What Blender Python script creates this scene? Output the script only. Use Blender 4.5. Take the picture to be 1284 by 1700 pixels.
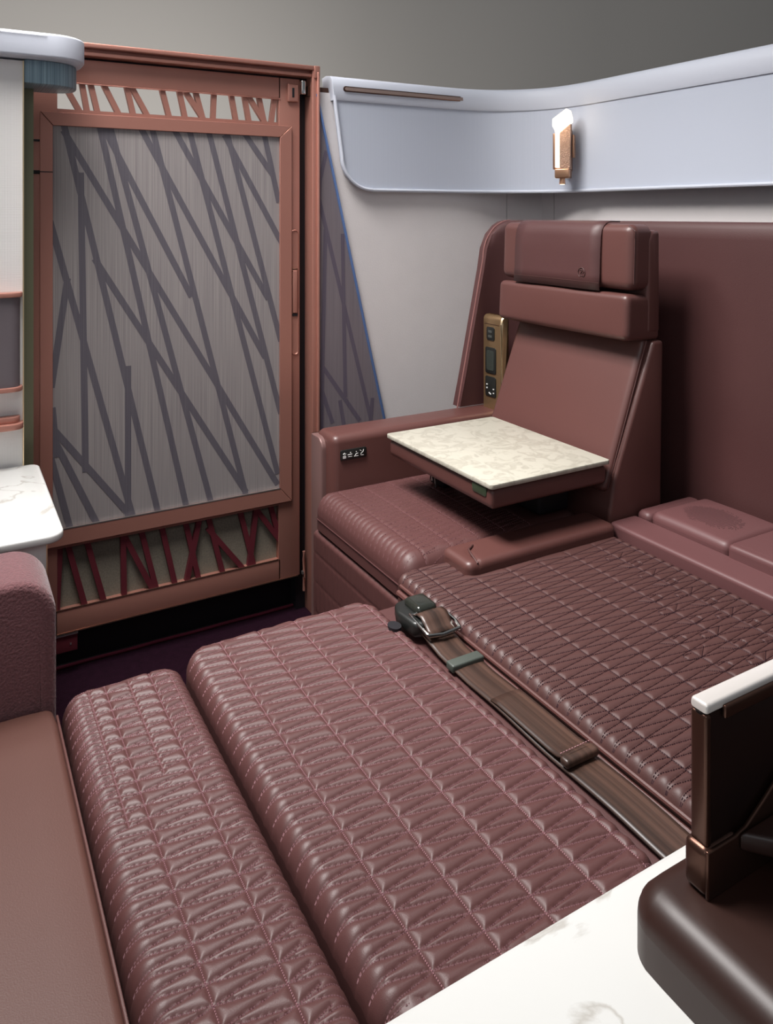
import bpy, bmesh, math, random
import numpy as np
from mathutils import Vector, Matrix
random.seed(4)
S = bpy.context.scene
for o in list(bpy.data.objects): bpy.data.objects.remove(o, do_unlink=True)
COL = S.collection
R = math.radians

# ------------------------------------------------------------------ camera, light, exposure
cam = bpy.data.cameras.new('camera'); co = bpy.data.objects.new('camera', cam); COL.objects.link(co)
co.location = (0, 0, 1.16); co.rotation_euler = (R(90), 0, -(R(90) - math.atan2(2258, 1290)))
cam.sensor_fit = 'HORIZONTAL'; cam.sensor_width = 36; cam.lens = 36 * 1290 / 1284
cam.shift_y = -(850 - 355) / 1284; cam.clip_start = 0.02
S.camera = co
S.view_settings.view_transform = 'Standard'; S.view_settings.look = 'None'
S.view_settings.gamma = 1; S.view_settings.use_curve_mapping = False
S.view_settings.exposure = 0.40
w = bpy.data.worlds.new('world'); S.world = w; w.use_nodes = True
w.node_tree.nodes['Background'].inputs[0].default_value = (0.85, 0.92, 1.0, 1)
w.node_tree.nodes['Background'].inputs[1].default_value = 0.13

def area(name, loc, target, size, power, color=(1, 1, 1), size_y=None, spread=180):
    l = bpy.data.lights.new(name, 'AREA'); l.energy = power; l.color = color; l.size = size
    l.spread = R(spread)
    if size_y: l.shape = 'RECTANGLE'; l.size_y = size_y
    o = bpy.data.objects.new(name, l); COL.objects.link(o); o.location = loc
    o.rotation_euler = (Vector(target) - Vector(loc)).to_track_quat('-Z', 'Y').to_euler()
    return o
area('key_softbox', (0.12, 1.38, 2.65), (0.80, 1.30, 0.50), 0.8, 19, (1.0, 0.97, 0.95), spread=84)
area('fill_softbox', (-0.7, -0.7, 2.2), (0.9, 1.6, 0.8), 1.6, 7.0, (0.95, 0.97, 1.0))
area('side_softbox', (-0.15, 2.05, 2.6), (1.4, 1.2, 0.6), 0.45, 9, (1.0, 0.97, 0.95), spread=120)
area('backdrop_light', (0.9, 2.35, 0.95), (0.6, 4.6, 2.2), 1.2, 42, (1.0, 0.975, 0.94), size_y=.5)

# ------------------------------------------------------------------ materials
def mat(name, col, rough=0.5, metal=0.0, noise=None, bump=None, var=0.0, emit=None, coat=0, sheen=0, spec=None, aniso=None):
    """bump=(kind, scale, strength, distance)"""
    m = bpy.data.materials.new(name); m.use_nodes = True; nt = m.node_tree; N = nt.nodes; L = nt.links
    b = N['Principled BSDF']; b.inputs['Base Color'].default_value = (*col, 1)
    b.inputs['Roughness'].default_value = rough; b.inputs['Metallic'].default_value = metal
    if spec is not None: b.inputs['Specular IOR Level'].default_value = spec
    if coat: b.inputs['Coat Weight'].default_value = coat; b.inputs['Coat Roughness'].default_value = .25
    if sheen: b.inputs['Sheen Weight'].default_value = sheen; b.inputs['Sheen Roughness'].default_value = .5
    if emit: b.inputs['Emission Color'].default_value = (*emit[0], 1); b.inputs['Emission Strength'].default_value = emit[1]
    tc = N.new('ShaderNodeTexCoord')
    if var:
        n = N.new('ShaderNodeTexNoise'); n.inputs['Scale'].default_value = noise or 8; n.inputs['Detail'].default_value = 4
        L.new(tc.outputs['Object'], n.inputs['Vector'])
        mx = N.new('ShaderNodeMix'); mx.data_type = 'RGBA'
        mx.inputs[6].default_value = (*[c * (1 - var) for c in col], 1); mx.inputs[7].default_value = (*[min(1, c * (1 + var)) for c in col], 1)
        L.new(n.outputs['Fac'], mx.inputs[0]); L.new(mx.outputs[2], b.inputs['Base Color'])
    if bump:
        kind, sc, st, di = bump
        bp = N.new('ShaderNodeBump'); bp.inputs['Strength'].default_value = st; bp.inputs['Distance'].default_value = di
        if kind == 'noise':
            t = N.new('ShaderNodeTexNoise'); t.inputs['Scale'].default_value = sc; t.inputs['Detail'].default_value = 5
            L.new(tc.outputs['Object'], t.inputs['Vector']); out = t.outputs['Fac']
        elif kind == 'voronoi':
            t = N.new('ShaderNodeTexVoronoi'); t.inputs['Scale'].default_value = sc
            L.new(tc.outputs['Object'], t.inputs['Vector']); out = t.outputs['Distance']
        elif kind == 'weave':
            outs = []
            for ax in ((1, 1, 0), (0, 0, 1)):
                mp = N.new('ShaderNodeMapping'); mp.inputs['Scale'].default_value = (sc * ax[0], sc * ax[1], sc * ax[2]); L.new(tc.outputs['Object'], mp.inputs['Vector'])
                t = N.new('ShaderNodeTexNoise'); t.inputs['Scale'].default_value = 1; t.inputs['Detail'].default_value = 2
                L.new(mp.outputs[0], t.inputs['Vector']); outs.append(t.outputs['Fac'])
            ad = N.new('ShaderNodeMath'); ad.operation = 'ADD'; L.new(outs[0], ad.inputs[0]); L.new(outs[1], ad.inputs[1]); out = ad.outputs[0]
        L.new(out, bp.inputs['Height']); L.new(bp.outputs[0], b.inputs['Normal'])
    return m

def striped(name, c1, c2, axis, scale, rough=.7, dist=0.0, metal=0, lo=.35, hi=.65):
    """fine thread-like stripes running across one axis"""
    m = bpy.data.materials.new(name); m.use_nodes = True; nt = m.node_tree; N = nt.nodes; L = nt.links
    b = N['Principled BSDF']; b.inputs['Roughness'].default_value = rough; b.inputs['Metallic'].default_value = metal
    tc = N.new('ShaderNodeTexCoord'); mp = N.new('ShaderNodeMapping')
    mp.inputs['Scale'].default_value = tuple(scale if i == axis else dist for i in range(3))
    L.new(tc.outputs['Object'], mp.inputs['Vector'])
    n = N.new('ShaderNodeTexNoise'); n.inputs['Scale'].default_value = 1; n.inputs['Detail'].default_value = 3
    L.new(mp.outputs[0], n.inputs['Vector'])
    cr = N.new('ShaderNodeValToRGB'); cr.color_ramp.elements[0].position = lo; cr.color_ramp.elements[1].position = hi
    cr.color_ramp.elements[0].color = (*c1, 1); cr.color_ramp.elements[1].color = (*c2, 1)
    L.new(n.outputs['Fac'], cr.inputs[0]); L.new(cr.outputs[0], b.inputs['Base Color'])
    bp = N.new('ShaderNodeBump'); bp.inputs['Strength'].default_value = .15; bp.inputs['Distance'].default_value = .001
    L.new(n.outputs['Fac'], bp.inputs['Height']); L.new(bp.outputs[0], b.inputs['Normal'])
    return m

def marble(name, base, vein, scale, amt, rough=.3, thr=(.47, .5, .53)):
    m = bpy.data.materials.new(name); m.use_nodes = True; nt = m.node_tree; N = nt.nodes; L = nt.links
    b = N['Principled BSDF']; b.inputs['Roughness'].default_value = rough
    tc = N.new('ShaderNodeTexCoord'); n = N.new('ShaderNodeTexNoise'); n.inputs['Scale'].default_value = scale
    n.inputs['Detail'].default_value = 8; n.inputs['Distortion'].default_value = 1.2; L.new(tc.outputs['Object'], n.inputs['Vector'])
    cr = N.new('ShaderNodeValToRGB'); e = cr.color_ramp.elements
    e[0].position = thr[0]; e[0].color = (*base, 1); e[1].position = thr[2]; e[1].color = (*base, 1)
    k = e.new(thr[1]); k.color = (*[base[i] * (1 - amt) + vein[i] * amt for i in range(3)], 1)
    L.new(n.outputs['Fac'], cr.inputs[0]); L.new(cr.outputs[0], b.inputs['Base Color'])
    return m

M = {}
LEA = (0.094, 0.036, 0.031)
M['leather'] = mat('maroon_leather', LEA, .42, noise=5, var=.08, bump=('voronoi', 700, .12, .0006), coat=.08)
M['leather_quilt'] = mat('quilted_leather', (0.084, 0.032, 0.030), .5, noise=5, var=.08, bump=('voronoi', 800, .10, .0006))
M['leather_pad'] = mat('pad_leather', (0.070, 0.028, 0.025), .52, noise=5, var=.08, bump=('voronoi', 800, .10, .0006))
M['leather_shell'] = mat('shell_leather', (0.072, 0.027, 0.026), .5, noise=4, var=.12, bump=('voronoi', 500, .15, .0006))
M['leather_pink'] = mat('soft_rose_leather', (0.122, 0.050, 0.051), .48, noise=5, var=.06, bump=('voronoi', 700, .10, .0006))
M['leather_dark'] = mat('dark_brown_leather', (0.026, 0.009, 0.006), .42, noise=5, var=.1, bump=('noise', 300, .05, .0006))
M['perf'] = mat('perforated_leather', (0.10, 0.05, 0.045), .5, bump=('voronoi', 330, .8, .001))
M['thread'] = mat('pink_thread', (0.33, 0.17, 0.185), .6)
M['thread_dark'] = mat('plum_thread', (0.040, 0.013, 0.018), .6)
M['thread_mid'] = mat('rose_thread', (0.17, 0.075, 0.08), .6)
M['copper'] = mat('copper_anodised', (0.44, 0.20, 0.155), .42, .45, bump=('noise', 900, .03, .0003))
M['copper_shaded'] = mat('shaded_copper', (0.14, 0.022, 0.032), .5, .3)  # door copper with the shade near the floor put into its colour
M['bronze'] = mat('bronze', (0.10, 0.050, 0.036), .3, .85)
M['bronze_shiny'] = mat('polished_bronze', (0.45, 0.28, 0.20), .18, .9)
M['brass'] = mat('brushed_brass', (0.36, 0.235, 0.125), .36, .8)
M['brass_edge'] = mat('brass_edge', (0.70, 0.55, 0.35), .3, .8)
M['olive'] = mat('olive_metal', (0.19, 0.19, 0.12), .42, .5)
M['black'] = mat('black_plastic', (0.012, 0.013, 0.012), .35)
M['void'] = mat('black_recess', (0.004, 0.003, 0.006), .6)
M['carpet'] = mat('plum_carpet', (0.014, 0.003, 0.009), .95, spec=.1, bump=('noise', 400, .9, .004), noise=60, var=.5)
M['carpet_edge'] = mat('carpet_binding', (0.10, 0.004, 0.020), .9, bump=('noise', 300, .6, .002))
M['backdrop'] = mat('studio_backdrop', (0.44, 0.415, 0.39), .95)
M['white_text'] = mat('pearl_wall_textile', (0.66, 0.62, 0.615), .75, noise=14, var=.04, bump=('noise', 260, .25, .0015))
M['white_weave'] = mat('white_woven_fabric', (0.74, 0.72, 0.70), .8, bump=('weave', 500, .5, .001))
M['blue_leather'] = mat('pale_blue_leather', (0.56, 0.585, 0.66), .5, bump=('voronoi', 600, .08, .0005))
M['blue_fabric'] = striped('pale_blue_lining', (0.49, 0.525, 0.61), (0.51, 0.545, 0.63), 0, 300, .7)
M['blue_edge'] = mat('blue_edge_strip', (0.10, 0.17, 0.36), .35, .2)
M['blue_lacquer'] = striped('brushed_blue_lacquer', (0.10, 0.17, 0.21), (0.30, 0.42, 0.48), 0, 420, .4, dist=2)
M['taupe'] = striped('taupe_wire_textile', (0.225, 0.20, 0.205), (0.32, 0.29, 0.28), 0, 520, .55, dist=3)
M['taupe_band'] = striped('taupe_band', (0.095, 0.085, 0.105), (0.125, 0.112, 0.13), 0, 520, .55, dist=3)
M['plum_panel'] = striped('plum_textile', (0.155, 0.13, 0.145), (0.185, 0.155, 0.17), 0, 300, .6, dist=3)
M['plum_band'] = striped('plum_band', (0.095, 0.075, 0.105), (0.11, 0.09, 0.12), 0, 300, .6, dist=3)
M['khaki_mesh'] = mat('khaki_mesh_fabric', (0.20, 0.175, 0.135), .8, noise=240, var=.45, bump=('weave', 900, .8, .001))
M['marble_table'] = marble('cream_marble', (0.42, 0.40, 0.335), (0.25, 0.23, 0.185), 26, .50, .36, (.30, .42, .52))
M['marble_white'] = marble('white_marble', (0.60, 0.60, 0.58), (0.32, 0.29, 0.25), 4, .6, .22, (.485, .5, .515))
M['grey_pocket'] = mat('grey_pocket_leather', (0.115, 0.095, 0.105), .55, bump=('voronoi', 600, .1, .0005))
M['tweed'] = mat('maroon_tweed', (0.135, 0.048, 0.053), .85, noise=260, var=.5, bump=('noise', 260, .9, .003), sheen=.3)
M['webbing'] = striped('brown_webbing', (0.020, 0.011, 0.008), (0.085, 0.045, 0.032), 0, 75, .36, dist=0.6)
M['keeper'] = mat('grey_green_keeper', (0.055, 0.065, 0.055), .5)
M['chrome'] = mat('chrome', (0.62, 0.60, 0.57), .16, 1)
M['silver'] = mat('silver_edge', (0.55, 0.52, 0.50), .3, .9)
M['green'] = mat('dark_green_latch', (0.035, 0.052, 0.028), .45)
M['white_icon'] = mat('white_icon', (0.7, 0.7, 0.68), .5)
M['screen_back'] = mat('glossy_dark_shell', (0.012, 0.005, 0.004), .3, .2)
M['lamp_glow'] = mat('lamp_diffuser', (1, .93, .82), .5, emit=((1.0, 0.86, 0.70), .95))
M['spot_glow'] = mat('spot_lens', (1, .93, .82), .5, emit=((1.0, 0.9, 0.7), 2.0))
M['rose_gold'] = mat('rose_gold', (0.56, 0.31, 0.19), .3, .85)
M['perf_shade'] = mat('perforated_shade', (0.52, 0.33, 0.24), .4, .7, bump=('voronoi', 420, 1.0, .002))

# ------------------------------------------------------------------ objects
OFF = {}
def link(o, parent):
    COL.objects.link(o)
    if parent is not None: o.parent = parent
def thing(name, label, cat, loc, group=None):
    o = bpy.data.objects.new(name, None); COL.objects.link(o); o.location = loc; o.empty_display_size = .05
    o['label'] = label; o['category'] = cat
    if group: o['group'] = group
    OFF[o.name] = Vector(loc); return o
def tag(o, label, cat, group=None):
    o['label'] = label; o['category'] = cat
    if group: o['group'] = group
    return o
def struct(o):
    o['kind'] = 'structure'; return o
def mesh_obj(name, verts, faces, mats, parent=None, smooth=True, midx=None, sharp=35):
    off = OFF.get(parent.name, Vector((0, 0, 0))) if parent is not None else Vector((0, 0, 0))
    me = bpy.data.meshes.new(name); me.from_pydata([tuple(Vector(v) - off) for v in verts], [], faces)
    if not isinstance(mats, (list, tuple)): mats = [mats]
    for m in mats: me.materials.append(m)
    if midx is not None: me.polygons.foreach_set('material_index', midx)
    me.update()
    if smooth:
        me.polygons.foreach_set('use_smooth', [True] * len(me.polygons))
        try: me.set_sharp_from_angle(angle=R(sharp))
        except Exception: pass
    o = bpy.data.objects.new(name, me); link(o, parent); OFF[o.name] = off
    return o

class MB:
    """collects shapes, links them as ONE mesh object"""
    def __init__(s): s.v = []; s.f = []; s.mi = []; s.k = 0
    def add(s, verts, faces, k=None):
        b = len(s.v); s.v += [tuple(v) for v in verts]; s.f += [tuple(i + b for i in f) for f in faces]; s.mi += [s.k if k is None else k] * len(faces); return s
    def bm(s, bm, k=None):
        bm.verts.index_update(); s.add([v.co[:] for v in bm.verts], [[v.index for v in f.verts] for f in bm.faces], k); bm.free(); return s
    def box(s, x0, x1, y0, y1, z0, z1, r=0, seg=3, k=None):
        bm = bmesh.new(); bmesh.ops.create_cube(bm, size=1)
        for v in bm.verts: v.co = ((x0 + x1) / 2 + v.co.x * (x1 - x0), (y0 + y1) / 2 + v.co.y * (y1 - y0), (z0 + z1) / 2 + v.co.z * (z1 - z0))
        if r: bmesh.ops.bevel(bm, geom=bm.edges[:], offset=r, segments=seg, profile=.5, affect='EDGES')
        return s.bm(bm, k)
    def prism(s, pts, axis, a, b, r=0, seg=3, k=None, rcap=None):
        """polygon in the plane normal to axis, extruded from a to b, edges rounded"""
        def P3(p, t):
            return {'X': (t, p[0], p[1]), 'Y': (p[0], t, p[1]), 'Z': (p[0], p[1], t)}[axis]
        bm = bmesh.new(); n = len(pts)
        A = [bm.verts.new(P3(p, a)) for p in pts]; B = [bm.verts.new(P3(p, b)) for p in pts]
        bm.faces.new(A); bm.faces.new(B[::-1])
        for i in range(n): bm.faces.new((A[i], B[i], B[(i + 1) % n], A[(i + 1) % n]))
        bmesh.ops.recalc_face_normals(bm, faces=bm.faces[:])
        if r:
            ed = bm.edges[:] if rcap is None else [e for e in bm.edges if (e.verts[0] in A) == (e.verts[1] in A)]
            bmesh.ops.bevel(bm, geom=ed, offset=r, segments=seg, profile=.5, affect='EDGES')
        return s.bm(bm, k)
    def tube(s, pts, r, seg=10, k=None, flat=1.0):
        pts = [Vector(p) for p in pts]; n = len(pts); vs = []; fs = []
        up = Vector((0, 0, 1))
        for i, p in enumerate(pts):
            t = (pts[min(i + 1, n - 1)] - pts[max(i - 1, 0)]).normalized()
            a = t.cross(up)
            if a.length < 1e-3: a = t.cross(Vector((1, 0, 0)))
            a.normalize(); b = a.cross(t)
            for j in range(seg):
                q = 2 * math.pi * j / seg; vs.append(p + a * math.cos(q) * r + b * math.sin(q) * r * flat)
        for i in range(n - 1):
            for j in range(seg): fs.append((i * seg + j, i * seg + (j + 1) % seg, (i + 1) * seg + (j + 1) % seg, (i + 1) * seg + j))
        fs.append(tuple(range(seg))[::-1]); fs.append(tuple((n - 1) * seg + j for j in range(seg)))
        return s.add(vs, fs, k)
    def cyl(s, c, r, h, axis='Z', seg=32, r2=None, k=None):
        r2 = r if r2 is None else r2; vs = []; 
        for t, rr in ((0, r), (h, r2)):
            for j in range(seg):
                q = 2 * math.pi * j / seg; a, b = math.cos(q) * rr, math.sin(q) * rr
                vs.append({'Z': (c[0] + a, c[1] + b, c[2] + t), 'Y': (c[0] + a, c[1] + t, c[2] + b), 'X': (c[0] + t, c[1] + a, c[2] + b)}[axis])
        fs = [(j, (j + 1) % seg, seg + (j + 1) % seg, seg + j) for j in range(seg)] + [tuple(range(seg))[::-1], tuple(range(seg, 2 * seg))]
        return s.add(vs, fs, k)
    def xf(s, fn): s.v = [tuple(fn(Vector(v))) for v in s.v]; return s
    def build(s, name, mats, parent=None, smooth=True, sharp=35):
        o = mesh_obj(name, s.v, s.f, mats, parent, smooth, s.mi, sharp)
        bm = bmesh.new(); bm.from_mesh(o.data); bmesh.ops.recalc_face_normals(bm, faces=bm.faces[:]); bm.to_mesh(o.data); bm.free()
        if smooth:
            try: o.data.set_sharp_from_angle(angle=R(sharp))
            except Exception: pass
        return o

def rrect(x0, x1, y0, y1, r, seg=6, rs=None):
    """rounded rectangle outline, rs = radius per corner (x0y0, x1y0, x1y1, x0y1)"""
    rs = rs or [r] * 4; out = []
    for (cx, cy, a0, rr) in ((x0, y0, 180, rs[0]), (x1, y0, 270, rs[1]), (x1, y1, 0, rs[2]), (x0, y1, 90, rs[3])):
        if rr <= 0: out.append((cx, cy)); continue
        ox = cx + (rr if cx == x0 else -rr); oy = cy + (rr if cy == y0 else -rr)
        for i in range(seg + 1):
            a = R(a0 + 90 * i / seg); out.append((ox + rr * math.cos(a), oy + rr * math.sin(a)))
    return out

def seg_dist(px, py, seg):
    ax, ay, bx, by = seg; dx, dy = bx - ax, by - ay; L2 = dx * dx + dy * dy + 1e-12
    t = np.clip(((px - ax) * dx + (py - ay) * dy) / L2, 0, 1)
    return np.hypot(px - ax - t * dx, py - ay - t * dy)

def pad(name, x0, x1, y0, y1, z0, z1, Re, Rz, Rc, mats, parent, segs=(), amp=.0035, wid=.0045, step=.0025,
        stitch=None, crown=0, xform=None, pitch=.0048, sl=.0033, extra=None):
    """upholstered block: rounded edges and corners, top sunk along seam lines, thread stitches sewn along them"""
    def lines(a, b):
        e = [Re * (1 - math.cos(t * math.pi / 2 / 7)) for t in range(8)]
        n = max(2, int(round((b - a - 2 * Re) / step)))
        return [a + q for q in e] + [a + Re + (b - a - 2 * Re) * i / n for i in range(1, n)] + [b - q for q in e[::-1]]
    X, Y = np.array(lines(x0, x1)), np.array(lines(y0, y1)); nx, ny = len(X), len(Y)
    gx, gy = np.meshgrid(X, Y, indexing='ij')
    def height(px, py, depth):
        d = np.clip(Re - depth, 0, Re); z = z1 - (Re - np.sqrt(np.maximum(Re * Re - d * d, 0))) * Rz / Re
        u = (px - x0) / (x1 - x0) * 2 - 1; v = (py - y0) / (y1 - y0) * 2 - 1
        z = z + crown * (1 - u * u) * (1 - v * v)
        if extra: z = z + extra(px, py)
        return z
    depth = np.minimum(np.minimum(gx - x0, x1 - gx), np.minimum(gy - y0, y1 - gy))
    mx, my = gx.copy(), gy.copy()
    cxs = np.where(gx < x0 + Rc, x0 + Rc, np.where(gx > x1 - Rc, x1 - Rc, gx)); cys = np.where(gy < y0 + Rc, y0 + Rc, np.where(gy > y1 - Rc, y1 - Rc, gy))
    a, b = (gx - cxs) / Rc, (gy - cys) / Rc; nrm = np.hypot(a, b); mxx = np.maximum(abs(a), abs(b))
    k = np.where(nrm > 1e-9, mxx / np.maximum(nrm, 1e-9), 1); mx = cxs + a * k * Rc; my = cys + b * k * Rc
    dist = np.full(mx.shape, 1.0)
    for s in segs:
        xa, xb = min(s[0], s[2]) - .03, max(s[0], s[2]) + .03; ya, yb = min(s[1], s[3]) - .03, max(s[1], s[3]) + .03
        i0, i1 = np.searchsorted(X, xa), np.searchsorted(X, xb); j0, j1 = np.searchsorted(Y, ya), np.searchsorted(Y, yb)
        if i1 <= i0 or j1 <= j0: continue
        dist[i0:i1, j0:j1] = np.minimum(dist[i0:i1, j0:j1], seg_dist(mx[i0:i1, j0:j1], my[i0:i1, j0:j1], s))
    z = height(mx, my, depth) - amp * np.exp(-dist / wid)
    V = [(float(p), float(q), float(r)) for p, q, r in zip(mx.ravel(), my.ravel(), z.ravel())]
    F = [(i * ny + j, (i + 1) * ny + j, (i + 1) * ny + j + 1, i * ny + j + 1) for i in range(nx - 1) for j in range(ny - 1)]
    loop = [i * ny for i in range(nx)] + [(nx - 1) * ny + j for j in range(1, ny)] + [i * ny + ny - 1 for i in range(nx - 2, -1, -1)] + [j for j in range(ny - 2, 0, -1)]
    base = len(V); n = len(loop)
    for i in loop: V.append((V[i][0], V[i][1], z0))
    F += [(loop[i], base + i, base + (i + 1) % n, loop[(i + 1) % n])[::-1] for i in range(n)]
    F.append(tuple(base + i for i in range(n))); MI = [0] * len(F)
    if stitch:
        def sd(px, py):
            qx = max(abs(px - (x0 + x1) / 2) - (x1 - x0) / 2 + Rc, 0); qy = max(abs(py - (y0 + y1) / 2) - (y1 - y0) / 2 + Rc, 0)
            if qx > 0 and qy > 0: return Rc - math.hypot(qx, qy)
            return min(px - x0, x1 - px, py - y0, y1 - py)
        hw, hh = .00065, .0007
        for s in segs:
            L = math.hypot(s[2] - s[0], s[3] - s[1]); m = int(L / pitch)
            if m < 1: continue
            ux, uy = (s[2] - s[0]) / L, (s[3] - s[1]) / L
            for i in range(m):
                c = (i + .5) * L / m; P = []
                ok = True
                for t in (c - sl / 2, c + sl / 2):
                    px, py = s[0] + ux * t, s[1] + uy * t; d = sd(px, py)
                    if d < .002: ok = False; break
                    P.append((px, py, float(height(px, py, d)) - amp + .0008))
                if not ok: continue
                b0 = len(V)
                for p in P:
                    V += [(p[0] - uy * hw, p[1] + ux * hw, p[2]), (p[0] + uy * hw, p[1] - ux * hw, p[2]), (p[0], p[1], p[2] + hh * 1.6)]
                F += [(b0, b0 + 3, b0 + 5, b0 + 2), (b0 + 2, b0 + 5, b0 + 4, b0 + 1), (b0, b0 + 2, b0 + 1), (b0 + 3, b0 + 4, b0 + 5)]; MI += [1] * 4
    if xform: V = [tuple(xform(Vector(v))) for v in V]
    return mesh_obj(name, V, F, mats, parent, True, MI, 60)

def clip_poly(poly, test, inter):
    out = []
    for i in range(len(poly)):
        a, b = poly[i - 1], poly[i]
        if test(b):
            if not test(a): out.append(inter(a, b))
            out.append(b)
        elif test(a): out.append(inter(a, b))
    return out
def clip_rect(poly, x0, x1, z0, z1):
    for ax, val, sg in ((0, x0, 1), (0, x1, -1), (1, z0, 1), (1, z1, -1)):
        def test(p): return sg * (p[ax] - val) >= -1e-9
        def inter(a, b):
            t = (val - a[ax]) / (b[ax] - a[ax]); return (a[0] + t * (b[0] - a[0]), a[1] + t * (b[1] - a[1]))
        if not poly: return poly
        poly = clip_poly(poly, test, inter)
    return poly
def band(s, w, ext=.02):
    ax, az, bx, bz = s; L = math.hypot(bx - ax, bz - az); ux, uz = (bx - ax) / L, (bz - az) / L
    ax -= ux * ext; az -= uz * ext; bx += ux * ext; bz += uz * ext; h = w / 2
    return [(ax - uz * h, az + ux * h), (bx - uz * h, bz + ux * h), (bx + uz * h, bz - ux * h), (ax + uz * h, az - ux * h)]

# ================================================================== THE SETTING
struct(MB().box(-1.5, 5, -1.5, 2.13, -.03, 0).build('floor', M['carpet'], smooth=False))
# studio cyclorama far behind the suite
pts = [(-4, 3.2), (-2.5, 4.4)] + [(x / 10, 4.6) for x in range(-15, 31, 5)] + [(4.2, 4.2), (4.9, 3.2), (5.2, 1.5), (5.2, -1.5)]
mb = MB(); vs = []; fs = []
for x, y in pts: vs += [(x, y, -.5), (x, y, 3.6)]
for i in range(len(pts) - 1): fs.append((2 * i, 2 * i + 2, 2 * i + 3, 2 * i + 1))
mb.add(vs, fs); struct(mb.build('wall_back', M['backdrop'], sharp=80))
# white textile wall behind the console, rounding into the right wall
prof = [(.95, 2.065), (1.60, 2.065), (1.66, 2.055), (1.71, 2.035), (1.745, 2.005), (1.76, 1.96), (1.76, -.3), (1.81, -.3), (1.81, 2.05), (1.76, 2.11), (.95, 2.11)]
struct(MB().prism(prof, 'Z', 0, 1.515).build('wall_right', M['white_text'], sharp=30))
# thin joint lines in the textile wall
struct(MB().box(1.639, 1.640, 2.057, 2.060, .9, 1.3).box(1.7590, 1.7600, 1.9595, 1.9605, .9, 1.3).build('trim_1', mat('joint_grey', (.33, .30, .30), .8), smooth=False))
struct(MB().box(.92, 1.02, 2.07, 2.10, 1.502, 1.53).build('trim_2', M['bronze'], smooth=False))
# white woven wall on the left with brass edge and olive return
struct(MB().box(-.6, .154, 1.90, 1.96, 0, 1.50).build('wall_left', M['white_weave'], smooth=False))
struct(MB().box(.154, .1565, 1.896, 1.96, 0, 1.50).build('trim_3', M['brass_edge'], smooth=False))
struct(MB().box(.12, .184, 1.985, 2.04, 0, 1.50).build('trim_4', M['olive'], smooth=False))
# door surround: post on the right, head rail on top
mb = MB().box(.928, .948, 2.055, 2.15, 0, 1.586, .002).box(.9405, .9485, 2.047, 2.06, 0, 1.57, .003)
mb.box(.10, .948, 2.06, 2.15, 1.556, 1.566, .002).box(.10, .948, 2.052, 2.15, 1.575, 1.588, .003).box(.10, .93, 2.075, 2.15, 1.562, 1.578)
mb.box(.932, .95, 2.05, 2.06, 1.552, 1.588, .002)
struct(mb.build('trim_5', M['copper']))
struct(MB().box(.10, .93, 2.10, 2.15, 1.53, 1.556).box(.899, .93, 2.11, 2.15, 0, 1.556).build('trim_6', M['void'], smooth=False))
struct(MB().box(.898, .912, 2.065, 2.085, 1.505, 1.545, .003).build('trim_7', M['chrome']))
# dark threshold under the door, with the carpet edge in front
struct(MB().box(.05, .99, 2.136, 2.3, -.03, .002).box(.05, .99, 2.15, 2.16, 0, .12).build('trim_8', M['void'], smooth=False))
mb = MB().tube([(.10 + .05 * i, 2.131 + .001 * math.sin(i * 1.7), .004) for i in range(18)], .0045, 8)
struct(mb.build('trim_9', M['carpet_edge']))
mb = MB().tube([(.9155, 2.09, .06), (.9155, 2.088, .10), (.9155, 2.09, .152), (.9155, 2.09, .175)], .004, 8).box(.9075, .912, 2.082, 2.09, .112, .12, k=1)
struct(mb.build('trim_10', [M['copper'], M['silver']]))

# ================================================================== SLIDING DOOR
GLASS = [(0.263, 1.38, 0.492, 0.38), (0.271, 1.351, 0.821, 0.404), (0.348, 1.38, 0.566, 0.386), (0.357, 1.38, 0.574, 0.954), (0.373, 1.381, 0.633, 0.385), (0.345, 1.029, 0.727, 0.398), (0.48, 1.379, 0.732, 0.39), (0.453, 1.378, 0.784, 0.77), (0.543, 1.374, 0.793, 0.935), (0.58, 1.375, 0.826, 0.437), (0.633, 1.374, 0.835, 0.608), (0.684, 1.375, 0.835, 0.815), (0.684, 1.36, 0.835, 1.091), (0.74, 1.374, 0.804, 1.287), (0.793, 1.374, 0.83, 1.212), (0.235, 1.123, 0.427, 0.38), (0.302, 1.244, 0.313, 0.528), (0.268, 0.979, 0.236, 0.749), (0.417, 0.746, 0.417, 0.389), (0.233, 0.633, 0.409, 0.396), (0.242, 0.595, 0.337, 0.38), (0.237, 0.536, 0.274, 0.383), (0.237, 0.66, 0.244, 0.576)]
TOPB = [(0.262, 1.488, 0.299, 1.421), (0.306, 1.489, 0.318, 1.421), (0.327, 1.489, 0.343, 1.421), (0.36, 1.488, 0.395, 1.419), (0.416, 1.488, 0.432, 1.419), (0.43, 1.487, 0.468, 1.419), (0.507, 1.488, 0.525, 1.42), (0.553, 1.488, 0.568, 1.419), (0.57, 1.488, 0.616, 1.422), (0.598, 1.487, 0.617, 1.419), (0.648, 1.487, 0.645, 1.416), (0.698, 1.487, 0.711, 1.417), (0.736, 1.487, 0.749, 1.417), (0.749, 1.488, 0.794, 1.422), (0.779, 1.487, 0.794, 1.42), (0.825, 1.489, 0.815, 1.418)]
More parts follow.
